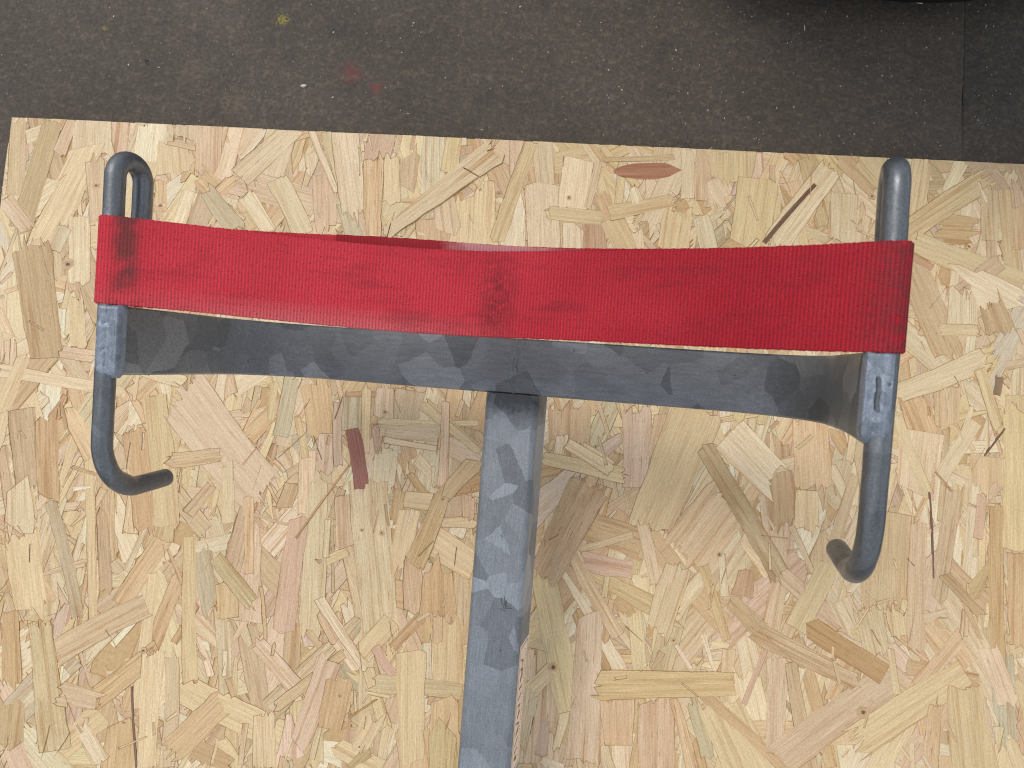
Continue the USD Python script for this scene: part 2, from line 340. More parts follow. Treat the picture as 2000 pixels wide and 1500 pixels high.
# the strands that stand out in the photograph: start, end (mm on the board), width, tone
NAMED = '''6 1 13 -77 15.9 t;17 -19 39 -9 15.1 c;39 -4 21 -110 20.0 t;57 -1 49 -34 11.8 p;77 1 81 -34 36.3 c;74 -36 45 -116 28.3 y;3 -82 27 -109 16.5 p;134 -1 134 -39 28.8 c
163 -1 164 -12 28.9 c;154 -20 158 -48 30.5 y;149 -19 180 -24 5.1 y;188 2 191 -52 23.8 p;214 2 205 -53 15.3 y;270 4 221 -51 22.2 c;179 -51 156 -93 10.1 y;83 -41 91 -98 15.0 t
74 -97 81 -159 19.8 c;55 -131 62 -108 13.2 g;147 -58 149 -88 11.8 o;186 -52 197 -64 20.3 o;213 -55 202 -66 11.8 o;175 -67 167 -103 13.4 c;192 -66 222 -101 16.9 g;228 -68 253 -103 15.2 c
256 -51 285 -105 20.4 c;301 -43 306 -95 22.2 p;322 -71 334 -106 15.3 g;309 3 328 -55 27.5 c;286 0 314 -61 6.9 c;317 4 332 -79 25.8 c;355 4 350 -32 25.9 r2;348 -28 352 -105 17.1 o
365 -25 367 -68 15.5 y;382 -21 382 -50 17.3 p;404 4 406 -54 22.5 w;425 4 421 -35 15.7 y;510 4 514 -42 19.3 c;512 -45 515 -108 33.0 t;448 -57 447 -108 43.1 y;408 -81 409 -111 34.2 b2
417 -62 422 -91 22.4 c;500 0 470 -101 13.9 y;546 -18 542 -66 29.8 c;542 -84 543 -109 20.8 c;553 1 567 -19 10.6 c;594 -3 580 -11 10.6 y;605 -88 605 -106 13.9 c;645 -68 640 -103 29.8 y
563 -81 564 -108 22.6 b;579 -75 595 -107 22.6 y;566 -19 556 -65 7.0 t;520 -72 570 -75 13.9 y;577 -70 638 -54 14.0 y;570 -16 640 -10 5.3 t;581 -28 646 -23 16.8 B;601 -45 605 -57 10.5 w
652 -1 654 -52 13.7 c;669 2 667 -53 11.8 p;697 1 697 -30 45.3 y;758 2 766 -6 19.9 o;738 -13 738 -34 5.9 b;724 -30 714 -93 39.1 y;796 -15 741 -92 25.6 c;809 -39 806 -87 25.6 c
810 -4 839 -35 17.9 b2;832 -1 849 -23 27.9 y;888 -2 873 -80 21.9 y;907 -71 934 -72 29.8 o;942 7 970 -33 22.2 t;951 -20 873 -74 21.9 y;956 -28 954 -81 18.0 c;972 -27 976 -110 17.0 y
985 -45 985 -89 16.0 o;873 -110 907 -195 31.3 t;878 -86 983 -125 25.7 y;962 -102 911 -142 15.8 t;935 -127 970 -146 39.4 c;923 -140 922 -167 29.4 w;952 -148 959 -170 27.5 t;900 -172 937 -172 11.7 y
870 -240 884 -279 28.7 o;904 -228 902 -264 25.0 t;942 -199 857 -235 21.3 c;937 -211 952 -266 11.6 y;956 -216 952 -234 7.8 k;970 -233 967 -280 21.2 y;781 -31 729 -93 3.5 d;872 -98 895 -111 7.9 b
42 -280 56 -349 23.2 p;66 -290 76 -359 20.4 o;84 -281 114 -327 16.5 o;19 -245 129 -261 11.1 y;78 -364 112 -462 10.7 g;108 -325 126 -470 8.1 y;124 -374 134 -438 10.8 t;146 -298 163 -383 20.5 b2
160 -264 182 -380 22.0 y;188 -263 264 -347 47.2 p2;182 -322 225 -315 13.8 t;232 -326 236 -376 11.0 c;200 -369 219 -343 11.0 p;253 -353 259 -421 8.2 o;216 -403 226 -449 16.2 g;240 -430 243 -459 18.9 o
204 -390 215 -514 12.1 y;180 -394 148 -451 17.5 o;228 -406 263 -445 13.6 c;175 -423 172 -536 10.7 y;172 -450 96 -494 21.3 t;81 -471 105 -573 23.6 c;56 -395 71 -455 29.4 y;53 -459 62 -518 15.8 o
186 -486 137 -529 18.5 o;181 -492 185 -586 17.1 y;197 -494 201 -586 13.2 t;161 -554 161 -587 28.8 o;105 -527 135 -533 18.4 p;127 -555 145 -582 13.1 c;243 -532 205 -571 23.8 o;281 -541 285 -584 19.9 y
64 -536 65 -566 23.4 t;48 -354 52 -387 24.3 c;326 -454 359 -498 13.6 c;165 -519 175 -584 1.8 d;34 -130 59 -230 32.3 t;80 -176 87 -219 14.5 y;71 -226 102 -229 11.3 p;38 -234 26 -278 12.7 y
284 -243 278 -297 14.6 g;306 -249 314 -295 25.6 o;303 -309 306 -367 15.6 p;319 -293 320 -326 14.5 p3;329 -263 332 -322 8.5 p3;341 -257 342 -289 17.1 g2;342 -288 354 -339 13.4 R;291 -278 302 -316 6.1 y
371 -249 371 -274 17.2 p;394 -249 392 -275 25.9 p2;363 -283 368 -307 7.3 r2;368 -286 421 -290 15.9 p2;370 -296 422 -303 6.1 p;366 -279 458 -278 5.5 y;430 -300 460 -310 19.6 p;407 -262 460 -303 11.1 y
427 -260 428 -336 8.6 p;375 -309 374 -342 20.6 w;404 -313 420 -329 9.8 y;398 -327 421 -354 7.3 y;389 -344 386 -370 10.9 o;394 -350 419 -352 15.8 y;399 -361 392 -409 20.4 y;430 -370 458 -369 9.7 c
452 -345 453 -365 10.9 b2;420 -385 457 -407 26.5 y;286 -359 291 -340 13.2 t;338 -349 343 -392 15.6 p;335 -256 363 -255 4.7 b;354 -251 356 -310 8.1 y;315 -339 318 -467 20.2 c;326 -370 326 -404 6.0 c
300 -373 293 -468 18.9 r2;360 -337 379 -466 33.5 c;455 -317 427 -350 14.6 o;428 -346 405 -409 16.9 o;342 -321 298 -388 1.7 d2;404 -411 409 -450 19.1 b2;428 -415 429 -450 29.9 o;438 -459 439 -510 29.6 y
419 -454 420 -475 10.7 o;429 -453 430 -476 8.3 b2;388 -458 363 -488 17.7 y;391 -480 415 -453 9.5 o;327 -452 340 -475 13.0 p;375 -481 392 -504 8.2 r2;370 -500 387 -548 10.5 y;323 -441 367 -499 8.8 c
420 -476 422 -509 9.4 w;378 -512 453 -517 15.3 c;407 -485 412 -575 23.4 y;439 -527 439 -554 24.6 o;438 -556 438 -583 23.3 y;347 -487 292 -533 9.3 t;335 -493 314 -561 19.8 p;345 -511 339 -550 22.1 o
376 -543 367 -563 17.4 y;377 -526 355 -541 1.4 d2;543 -263 544 -292 38.6 p2;537 -288 533 -317 10.2 c;606 -263 605 -333 25.1 p3;630 -266 623 -303 13.7 p;694 -280 733 -319 36.8 c;771 -264 772 -325 34.7 o
664 -258 619 -368 45.6 o2;521 -309 594 -322 13.6 y;541 -294 583 -318 11.3 y;561 -369 613 -385 26.9 o;559 -400 604 -407 16.7 r2;555 -390 604 -375 6.3 t;563 -334 524 -414 33.5 K;692 -343 655 -391 49.7 o2
767 -330 766 -363 21.7 y;613 -366 626 -420 11.2 c;646 -404 629 -458 24.5 y;669 -401 691 -467 8.9 o;550 -394 592 -465 12.2 p;671 -294 739 -406 18.2 G;741 -410 731 -455 15.7 p;709 -406 705 -428 18.0 b
732 -399 794 -452 15.8 p;786 -398 754 -455 20.3 y;842 -349 837 -429 48.0 o2;795 -428 807 -453 20.3 c;821 -438 829 -474 24.8 c;848 -439 850 -459 18.1 y;872 -357 865 -469 16.0 p;908 -325 888 -423 16.1 p
947 -339 941 -488 13.8 o;968 -250 961 -377 21.1 y;963 -381 958 -462 18.4 o;940 -292 939 -317 32.8 o;933 -329 927 -369 9.3 r2;878 -271 871 -324 39.7 o2;855 -258 882 -330 10.5 y;930 -260 892 -316 14.1 c
895 -405 926 -437 9.1 t;607 -448 612 -494 13.2 y;524 -416 551 -531 24.1 y;566 -451 563 -572 26.1 p2;592 -522 593 -559 28.2 o;627 -521 628 -578 32.6 p;642 -519 658 -578 8.7 o;660 -524 673 -567 10.9 g
684 -524 710 -579 41.5 y;669 -514 741 -576 8.8 o;726 -475 706 -522 4.9 r2;769 -454 835 -493 19.0 b3;696 -433 731 -468 15.6 t;724 -462 808 -500 16.7 G;737 -483 734 -562 17.7 p;749 -485 765 -578 13.2 p2
736 -570 840 -497 29.9 p2;907 -457 864 -503 13.5 o;910 -489 814 -548 27.9 y;881 -519 874 -575 13.3 o;931 -465 947 -514 18.1 p2;909 -504 914 -575 38.0 y;841 -472 846 -510 6.7 y;577 -508 699 -504 23.0 Y
883 -328 883 -406 1.8 d;959 -265 937 -292 1.9 d;463 -14 363 -101 19.0 T'''
KNOTS = [(87, -65, 2.4), (149, -82, 2.4), (172, -489, 1.9), (534, -494, 2.7), (814, -526, 3.4), (837, -41, 2.2), (932, -88, 1.7), (375, -381, 1.6), (357, -379, 1.2),
         (429, -349, 1.0), (69, -143, 3.6), (950, -271, 1.3), (684, -391, 1.7), (470, -55, 1.6), (346, -523, 1.2), (372, -271, 1.5), (538, -56, 1.6), (642, -468, 1.6), (183, -413, .9)]

def strand_outline(p, q, w, r, tame=False, lens=''):
    """A shaved flake: nearly straight long edges that follow the grain, ragged broken ends. Returns Polygon and its frame."""
    p, q = np.array(p, float), np.array(q, float)
    d = q - p; ln = np.linalg.norm(d); d /= ln; e = np.array([-d[1], d[0]])
    n = max(3, int(ln / 10)); s = np.linspace(0, 1, n + 1)
    taper = r.uniform(-.16, .16) if (r.random() < .6 or tame) else r.uniform(-.75, .75); bow = r.normal(0, .012) * ln
    w0 = w * (1 + taper * (1 - 2 * s))
    if lens == 'B': w0 = w * np.sqrt(np.clip(1 - (2 * s - 1) ** 2, .03, 1))
    if lens == 'T': w0 = w * (1 + .38 * (1 - 2 * s))
    cy = bow * 4 * s * (1 - s)
    amp = min(.7, .03 * w + .12)
    top = np.stack([s * ln, cy + w0 / 2 + r.normal(0, amp, n + 1) * .6], 1)
    bot = np.stack([s * ln, cy - w0 / 2 + r.normal(0, amp, n + 1) * .6], 1)
    def ragged(x, y0, y1, sgn):
        k = max(1, int(abs(y1 - y0) / r.uniform(1.2, 4.0)))
        if r.random() < .35: k = 1
        ys = np.sort(r.uniform(0, 1, k)); slope = r.normal(0, .22) * w
        return [(x + sgn * (r.exponential(min(4.5, .16 * w + .6)) - 1.0) + slope * (t - .5), y0 + (y1 - y0) * t) for t in ys]
    pts = list(top) + ragged(ln, top[-1][1], bot[-1][1], 1) + list(bot[::-1]) + ragged(0, bot[0][1], top[0][1], -1)
    P = np.array([np.asarray(a, float) for a in pts])
    poly = Polygon(p + P[:, :1] * d + P[:, 1:] * e).buffer(0)
    if poly.geom_type != 'Polygon':
        poly = max(poly.geoms, key=lambda g: g.area)
    return poly, (p, d, e)

strands = []
R = np.random.default_rng(11)
def add_strand(p, q, w, tone, kind='fill', r=R):
    poly, fr = strand_outline(p, q, w, r, kind == 'named', tone)
    strands.append(dict(poly=poly, frame=fr, tone=tone, kind=kind, w=w, big=math.dist(p, q)))
weights = ['c'] * 9 + ['y'] * 10 + ['t'] * 5 + ['p'] * 6 + ['o'] * 5 + ['w'] * 4 + ['p2'] * 3 + ['b2', 'g2', 'o2', 'p3', 'c', 'y', 'w', 'c']
for k in range(3000):
    x, y = R.uniform(BX0 - 20, BX1 + 20), R.uniform(BY1 - 20, BY0 + 20)
    big = k / 3000 < .80
    a = math.radians(R.normal(90, 26) if R.random() < .72 else R.uniform(0, 180))
    ln = R.uniform(35, 130) if big else R.uniform(10, 62)
    w = min(ln * .4, R.lognormal(2.75, .45)) if big else min(ln * .35, R.lognormal(1.5, .6))
    h = np.array([math.cos(a), math.sin(a)]) * ln / 2
    add_strand((x - h[0], y - h[1]), (x + h[0], y + h[1]), w, weights[R.integers(len(weights))])
named = [l.split() for l in NAMED.replace(';', '\n').split('\n') if l.strip()]
keep_last = [n for n in named if n[5] in BOLD or n[5] in ('d', 'R', 'B', 'K', 'G', 'b3')]
for nm in [n for n in named if n not in keep_last] + keep_last:
    x1, y1, x2, y2, w = map(float, nm[:5])
    add_strand((x1, y1), (x2, y2), w, nm[5], 'named')
for k in range(200):            # slim slivers pressed between the large strands, on top
    x, y = R.uniform(BX0, BX1), R.uniform(BY1, BY0); a = math.radians(R.normal(90, 40)); ln = R.uniform(5, 26); w = R.uniform(.7, 3.2)
    h = np.array([math.cos(a), math.sin(a)]) * ln / 2
    add_strand((x - h[0], y - h[1]), (x + h[0], y + h[1]), w, ['c', 'w', 'y', 't', 'b', 'p', 'w'][R.integers(7)], 'sliver')
for k in range(150):            # loose fibres and hairline splits along the grain
    x, y = R.uniform(BX0, BX1), R.uniform(BY1, BY0); a = math.radians(R.normal(90, 24)); ln = R.uniform(7, 30); w = R.uniform(.2, .6)
    h = np.array([math.cos(a), math.sin(a)]) * ln / 2
    add_strand((x - h[0], y - h[1]), (x + h[0], y + h[1]), w, ['b', 'b', 'k', 'w', 'b2', 'b2', 'w', 't'][R.integers(8)], 'split')
for x, y, r_ in KNOTS:
    for s, tn in ((1.55, 'b2'), (1.0, 'b'), (.55, 'd')):
        a = np.linspace(0, 2 * np.pi, 13)[:-1]; rr = r_ * s * (1 + R.normal(0, .10, 12))
        ec = R.uniform(.7, 1.0)
        strands.append(dict(poly=Polygon(np.stack([x + rr * np.cos(a), y + rr * ec * np.sin(a)], 1)).buffer(0), frame=(np.array([x, y]), np.array([1., 0]), np.array([0, 1.])), tone=tn, kind='knot', w=2, big=0))

outline = sbox(BX0, BY1, BX1, BY0)
polys = [s['poly'] for s in strands]
tree = STRtree(polys)
pieces = []
for i, s in enumerate(strands):
    g = s['poly'].intersection(outline)
    if g.is_empty: continue
    above = [polys[j] for j in tree.query(g) if j > i]
    if above:
        g = g.difference(unary_union(above))
    if g.is_empty: continue
    jt = R.uniform(.03, .10) if R.random() < .65 else R.uniform(.12, .34)
    if s['kind'] in ('knot', 'split'): jt = .02
    g = g.buffer(-jt, join_style=2).simplify(.12)
    rs = np.random.default_rng(1000 + i)
    tone = np.array(TONES[s['tone']], float)
    if s['tone'] in 'c y t p o w p2 g2 p3 o2 b2 r2 g b'.split(): tone = MEAN + (tone - MEAN) * .66
    tone = tone + rs.normal(0, 1.1, 3) * [1, 1, 1.6] + rs.normal(0, 6.5) * np.array([1, 1.05, 1.2])
    tone = np.array(lin(*np.clip(tone, 8, 240)))
    grain = np.array(STRONG.get(s['tone'], (.70, .70, .42))) * rs.uniform(.5, 1.25)
    off = rs.uniform(0, 20, 2); z0 = BT + rs.uniform(-.75, .15); tilt = rs.normal(0, .016, 2)
    if s['tone'] in ('T',): z0, tilt = BT + 1.5, np.array([.0, .0])
    elif s['tone'] in ('Y', 'd2'): z0, tilt = BT + .5, tilt * .3
    if s['kind'] == 'sliver': z0 -= .15
    if s['kind'] == 'split': z0, tilt = BT - .1, tilt * 0
    if s['kind'] == 'knot': z0 = BT + (-.05 if s['tone'] != 'd' else -.4); tilt *= 0
    for part in getattr(g, 'geoms', [g]):
        if part.geom_type == 'Polygon' and part.area > (1.2 if s['kind'] != 'split' else .4):
            pieces.append(dict(poly=part, s=s, tone=tone, grain=grain, off=off, z0=z0, tilt=tilt))

def piece_mesh(pc):
    v2, f = trimesh.creation.triangulate_polygon(pc['poly'], engine='earcut')
    v2 = np.asarray(v2, float); f = np.asarray(f)
    c = np.array(pc['poly'].centroid.coords[0])
    zt = pc['z0'] + np.clip((v2 - c) @ pc['tilt'], -.35, .35)
    V = [np.c_[v2, zt]]; F = [f if len(f) == 0 or np.cross(v2[f[0, 1]] - v2[f[0, 0]], v2[f[0, 2]] - v2[f[0, 0]]) > 0 else f[:, ::-1]]; n = len(v2)
    for ring in [pc['poly'].exterior] + list(pc['poly'].interiors):
        r_ = np.array(ring.coords)[:-1]
        if (ring is pc['poly'].exterior) != ring.is_ccw: r_ = r_[::-1]
        zt = pc['z0'] + np.clip((r_ - c) @ pc['tilt'], -.35, .35); k = len(r_)
        edge = abs(r_[:, 0] - BX0) + abs(r_[:, 1] - BY0) < 1e9
        V += [np.c_[r_, zt], np.c_[r_, np.full(k, BT - 1.6)]]
        i0 = np.arange(k); i1 = (i0 + 1) % k
        F += [np.stack([n + i0, n + k + i0, n + k + i1], 1), np.stack([n + i0, n + k + i1, n + i1], 1)]; n += 2 * k
    V = np.vstack(V); F = np.vstack(F)
    p, d, e = pc['s']['frame']
    uv = np.stack([(V[:, :2] - p) @ d, (V[:, :2] - p) @ e], 1) / 1000 + pc['off']
    return V / 1000, F, uv

view = sbox(0, -620, 1010, 0)
for pc in pieces: pc['seen'] = pc['poly'].intersection(view).area if pc['s']['kind'] != 'knot' else 0
order = sorted(range(len(pieces)), key=lambda i: -pieces[i]['seen'])
single = set(order[:300])
bulk = []
nk = 0
for i, pc in enumerate(pieces):
    v, f, uv = piece_mesh(pc)
    k = len(v); tn, gr = np.tile(pc['tone'], (k, 1)), np.tile(pc['grain'], (k, 1))
    if i in single:
        obj('strand', (v, f), M_strand, board, uv=uv, vec={'tone': tn, 'grain': gr})
    else:
        bulk.append((v, f, uv, tn, gr))
n, F = 0, []
for b in bulk:
    F.append(b[1] + n); n += len(b[0])
obj('small_strands', (np.vstack([b[0] for b in bulk]), np.vstack(F)), M_strand, board, uv=np.vstack([b[2] for b in bulk]),
    vec={'tone': np.vstack([b[3] for b in bulk]), 'grain': np.vstack([b[4] for b in bulk])}, kind='stuff')

# ---------------------------------------------------------------- black tub at the top edge
tub = thing('black_tub', 'black rounded tub on the concrete, cut off by the picture\'s top edge', 'tub', loc=(0.868, 0.518, 0))
def lathe(prof, n=96):
    a = np.linspace(0, 2 * np.pi, n, endpoint=False)
    P = np.array([[(r * math.cos(t), r * math.sin(t), z) for t in a] for r, z in prof])
    v, f = grid_mesh(P, closed_v=True)
    return trimesh.Trimesh(v, f[:, ::-1], process=False)
obj('tub_body', lathe([(0.001, .002), (.298, .002)] + [(.300 + .080 * math.sin(t), .082 - .080 * math.cos(t)) for t in np.linspace(.1, 1.57, 14)] + [(.384, .12), (.392, .42), (.386, .42), (.372, .10), (.29, .012), (.001, .012)]), M_black, tub, smooth=40)
obj('rim', lathe([(.393 + .009 * math.cos(t), .42 + .009 * math.sin(t)) for t in np.linspace(0, 2 * np.pi, 13)]), M_black, tub, smooth=True)

# ---------------------------------------------------------------- the bracket (local frame: x along the cradle, y up the rods, z out of the cradle; millimetres)
A = np.array([[0.96738511, 0.0317176, -0.2513166], [-0.07178939, 0.9857814, -0.15192537], [0.24292453, 0.16501221, 0.95590724]])
u_, _, vt_ = np.linalg.svd(A); A = u_ @ vt_
MB = np.eye(4); MB[:3, :3] = A; MB[:3, 3] = np.array([446.1375, -248.7849, 310.5625]) / 1000
bracket = thing('hook_bracket', 'grey galvanised steel bracket with two hooked rods on a square pole', 'bracket', M=MB)
W, RD = 215.0, 6.0
mm = lambda m: trimesh.Trimesh(np.asarray(m.vertices) / 1000, m.faces, process=False)

# cradle plate: one flat bar bent to a deep U
XI, T, ZU, RB, HP = W - RD - .3, 5.0, 161.0, 62.0, 42.0
half = [(XI, 1.5)] + [(XI, z) for z in np.linspace(-6, -ZU + RB, 14)] + [tuple(p) for p in arc((XI - RB, -ZU + RB), RB, 0, -90, 24)[1:]] + [(x, -ZU) for x in np.linspace(XI - RB, 0, 18)[1:]]
prof = np.array(half + [(-x, z) for x, z in half[::-1][1:]])
tg = np.gradient(prof, axis=0); tg /= np.linalg.norm(tg, axis=1, keepdims=True)
nr = np.stack([tg[:, 1], -tg[:, 0]], 1)       # towards the inside of the U or away from it
if nr[len(nr) // 2][1] < 0: nr = -nr
ch = 1.3
crease = 0.9 * np.exp(-(prof[:, 0] / 5) ** 2) * (prof[:, 1] < -ZU + 1)
ring = []
for (x, z), (nx, nz), c in zip(prof, nr, crease):
    hp = HP + (3.2 * np.clip((z + 70) / 70, 0, 1) ** 2 if x > 0 else 0)
    o = lambda s, y: (x + nx * s, y, z + nz * s)
    ring.append([o(c, -ch), o(-ch, 0), o(-T + ch, 0), o(-T, -ch), o(-T, -hp + ch), o(-T + ch, -hp), o(-ch, -hp), o(c, -hp + ch), o(c, -hp * .66), o(c, -hp * .33)])
P = np.array(ring)
v, f = grid_mesh(P, closed_v=True)
nv = P.shape[1]; e0 = [[0, k, k + 1] for k in range(1, nv - 1)]; e1 = [[(len(P) - 1) * nv, (len(P) - 1) * nv + k + 1, (len(P) - 1) * nv + k] for k in range(1, nv - 1)]
plate = trimesh.Trimesh(v, np.vstack([f, e0, e1]), process=False); plate.fix_normals()
obj('cradle_plate', mm(plate), M_plate, bracket, smooth=35, label='flat steel bar bent into a deep U with dull spangled zinc')

# hooked rods
CC, YT, HR = 22.5, 88.0, 33.0
def rod(sx, tip):
    YB = -112.0 if sx > 0 else -114.5
    top = arc((-CC / 2, YT - CC / 2), CC / 2, 180, 0, 20)      # (z, y)
    pts = [(-CC, y) for y in np.linspace(22, YT - CC / 2, 12)[:-1]] + [tuple(p) for p in top]
    pts += [(0, y) for y in np.linspace(YT - CC / 2, YB + HR, 60)[1:-1]]
    pts += [tuple(p) for p in arc((-HR, YB + HR), HR, 0, -82, 22)]
    z, y = pts[-1]; pts += [(z - s, y + s * .05) for s in np.linspace(4, tip - abs(z), 6)]
    pts = np.array([(sx * W - (.13 if sx > 0 else .03) * min(z, 0) * (y > 0) - (.024 * max(y - 8, 0) if sx > 0 else 0), y, z) for z, y in pts])
    def bump(Q):
        b = .32 * (fbm(Q / 9.0, 3, seed=2 if sx > 0 else 5) - .5)
        for c, s_, a_ in ([((-W - 2, -104, -22), 4.5, 1.5), ((-W + 4, -97, -4), 3, .5), ((-W + 5, -62, 3), 3, .4)] if sx < 0 else [((W - 4, -48, 4), 5, .5)]):
            b = b + a_ * np.exp(-((Q - c) ** 2).sum(-1) / (2 * s_ * s_))
        return b
    return tube(pts, RD, 32, bump=bump)
obj('hook_rod', mm(rod(-1, 58)), M_rod, bracket, smooth=50)
obj('hook_rod', mm(rod(1, 66)), M_rod, bracket, smooth=50)

# weld beads: lumpy fillers over the joint of plate end and rod, the right one with an unfilled slit
def weld(sx, slit):
    ny, nx = 90, 40
    yy, xx = np.linspace(0.6, -HP - 1.5, ny), np.linspace(-1, 1, nx)
    Y, X = np.meshgrid(yy, xx, indexing='ij')
    x_in, x_out = XI - (3.4 if sx > 0 else 5.2), W + 3.6
    x_in = x_in + 3.0 * np.clip((-HP + 4.0 - Y) / 5.5, 0, 1) ** 2
    x_out = W + 3.6 - 9.0 * np.clip((-HP + 6.0 - Y) / 7.5, 0, 1) ** 2
    fx = (x_in + x_out) / 2 + X * (x_out - x_in) / 2
    rodh = np.sqrt(np.maximum(RD ** 2 - (fx - W) ** 2, 0))
    h = np.maximum(np.where(fx < W - 3, 4.4, 0), rodh) + .7
    h = np.where(fx < W, np.maximum(h, 4.7), h)
    h += .65 * (fbm(np.stack([fx / 4, Y / 4.5, Y * 0 + (3 if sx > 0 else 9)], -1), 4) - .5)
    endf = np.clip((Y + HP + 1.5) / 5.5, 0, 1) * np.clip((.6 - Y) / 2.5, 0, 1)
    h = h - 2.6 * (1 - endf) ** 2
    h -= 2.6 * np.clip((np.abs(X) - .86) / .14, 0, 1) ** 2
    if slit:
        d = np.clip((np.minimum(Y + 28.5, -12.0 - Y)) / 1.2, 0, 1) * np.exp(-((fx - (W - 3.4) + .03 * (Y + 20) + 1.1 * (noise(np.stack([Y / 2.6, Y * 0 + .5, Y * 0], -1)) - .5)) / .5) ** 2)
        h -= 7.0 * d
        h += .8 * np.exp(-((Y + 33.0) / 1.6) ** 2) * np.exp(-((fx - W + 3) / 2.5) ** 2)
        h -= 1.3 * np.exp(-((Y + 15) / 1.3) ** 2 - ((fx - W - 1.2) / 1.1) ** 2)
        h -= .9 * np.exp(-((Y + 37) / 2.) ** 2 - ((fx - W + 2.5) / 2.) ** 2)
    else:
        for (cy, cx, a_, s_) in ((-11, -2.5, -.8, 1.1), (-26, -2.6, -.8, 1.0), (-13, .5, .6, 1.6), (-20, -3.5, .4, 2.4)):
            h += a_ * np.exp(-((Y - cy) ** 2 + (fx - W - cx) ** 2) / (2 * s_ * s_))
    front = np.stack([sx * fx, Y, h], -1)
    back = front.copy(); back[..., 2] = np.minimum(h - .4, -2.0)
    v1, f1 = grid_mesh(front); v2, f2 = grid_mesh(back)
    rim = np.concatenate([np.arange(nx), np.arange(1, ny) * nx + nx - 1, (ny - 1) * nx + np.arange(nx - 2, -1, -1), np.arange(ny - 2, 0, -1) * nx])
    o = len(v1); r2 = np.roll(rim, -1)
    sides = np.vstack([np.stack([rim, o + rim, o + r2], 1), np.stack([rim, o + r2, r2], 1)])
    m = trimesh.Trimesh(np.vstack([v1, v2]), np.vstack([f1, f2[:, ::-1] + o, sides]), process=False)
    m.fix_normals()
    return m
obj('weld_bead', mm(weld(-1, False)), M_weld, bracket, smooth=45)
obj('weld_bead', mm(weld(1, True)), M_weld, bracket, smooth=45, label='lumpy weld with a narrow dark slit')

# square pole, welded to the back of the plate and running down until its far end rests on the board
PW, PL, YP, TILT = 41.0, 960.0, -HP - .8, math.radians(2.0)
def rounded(w, r, n=7):
    a = w / 2 - r
    return np.vstack([arc((sx * a, sy * a), r, a0, a0 + 90, n) for sx, sy, a0 in ((1, 1, 0), (-1, 1, 90), (-1, -1, 180), (1, -1, 270))])
sec_o, sec_i = rounded(PW, 5.0), rounded(PW - 6, 3.0)
def run(sec, y0, y1, n):
    return np.array([[(x, y, z) for x, z in sec] for y in np.linspace(y0, y1, n)])
shell = np.concatenate([run(sec_o, 0, -PL, 40), run(sec_i, -PL, -PL + 60, 3)])
v, f = grid_mesh(shell, closed_v=True)
k = len(sec_o); v = np.vstack([v, [0, 0, 0]]); c = len(v) - 1
f = np.vstack([f, [[c, i, (i + 1) % k] for i in range(k)]])
pole = trimesh.Trimesh(v, f, process=False); pole.fix_normals()
Rt = trimesh.transformations.rotation_matrix(-TILT, [1, 0, 0])
Mp = trimesh.transformations.translation_matrix((0, YP, -ZU + 2.0 - PW / 2)) @ Rt
pole.apply_transform(Mp)
obj('pole', mm(pole), M_pole, bracket, smooth=40)
# bead along the foot of the plate where the pole meets it
xs = np.linspace(-PW / 2 + 2, PW / 2 - 2, 40)
bead = tube(np.stack([xs, YP - .9 + .4 * np.sin(xs * 1.1), -ZU - .2 + xs * 0], 1), 1.2 + .5 * np.array([noise([x / 2.3, 1.7, .3]) for x in xs]), 14)
obj('weld_bead', mm(bead), M_plate, bracket, smooth=True)
seam = np.linspace(-1.0, -HP + 1, 40)
sb = tube(np.stack([1.5 + .02 * seam + .8 * np.sin(seam * .4), seam, -ZU - .1 + .5 * np.sin(seam * .23) + seam * 0], 1), 1.0 + 1.1 * np.array([noise([s / 4, .7, 2.3]) for s in seam]), 12)
obj('weld_bead', mm(sb), M_plate, bracket, smooth=True)

# a scribble of dark marker on the front of the pole
sc = []
r6 = np.random.default_rng(3)
for k in range(9):
    b = trimesh.creation.box((.45, r6.uniform(2.5, 8), .05)); b.apply_transform(trimesh.transformations.rotation_matrix(r6.normal(0, .35) + (1.5 if k % 3 == 0 else 0), [0, 0, 1]))
    b.apply_translation((7.0 + r6.normal(0, 1.3), -152 - r6.uniform(0, 9), PW / 2 + .05 + .012 * k)); sc.append(b)
sc = trimesh.util.concatenate(sc); sc.apply_transform(Mp)
obj('marker_scribble', mm(sc), simple('marker_ink', (.05, .055, .06), .6, .3), bracket)

# sticker on the pole's right-hand side, its print too foreshortened to read
M_stick = simple('sticker_paper', lin(222, 200, 178), .5, .4, 500.0, .06)
M_print = simple('sticker_print', lin(132, 98, 80), .6, .3)
def on_side(m, proud):
    """flat x (along pole, upwards) / y (towards the pole's front) -> the pole's right face"""
    v = np.asarray(m.vertices)
    q = np.stack([PW / 2 + proud + v[:, 2], v[:, 0], v[:, 1]], 1)
    return mm(trimesh.Trimesh(trimesh.transform_points(q, Mp), m.faces, process=False))
SY0, SY1, SZ = -287.0, -188.0, 15.0
def plaque(x0, x1, y0, y1, t):
    b = trimesh.creation.box((x1 - x0, y1 - y0, t)); b.apply_translation(((x0 + x1) / 2, (y0 + y1) / 2, t / 2)); return b
stk = obj('sticker', on_side(plaque(SY0, SY1, -SZ, SZ + 1, .12), .05), M_stick, bracket, label='peach paper sticker with brown print on the pole side')
sp = str(stk.GetPath())
lines = [plaque(SY0 + 2, SY1 - 2, -SZ + 2, -SZ + 2.8, .06), plaque(SY0 + 2, SY1 - 2, SZ - 2, SZ - 1.2, .06), plaque(SY0 + 2, SY0 + 2.8, -SZ + 2, SZ - 2, .061), plaque(SY1 - 2.8, SY1 - 2, -SZ + 2, SZ - 2, .061)]
obj('border', on_side(trimesh.util.concatenate(lines), .18), M_print, sp)
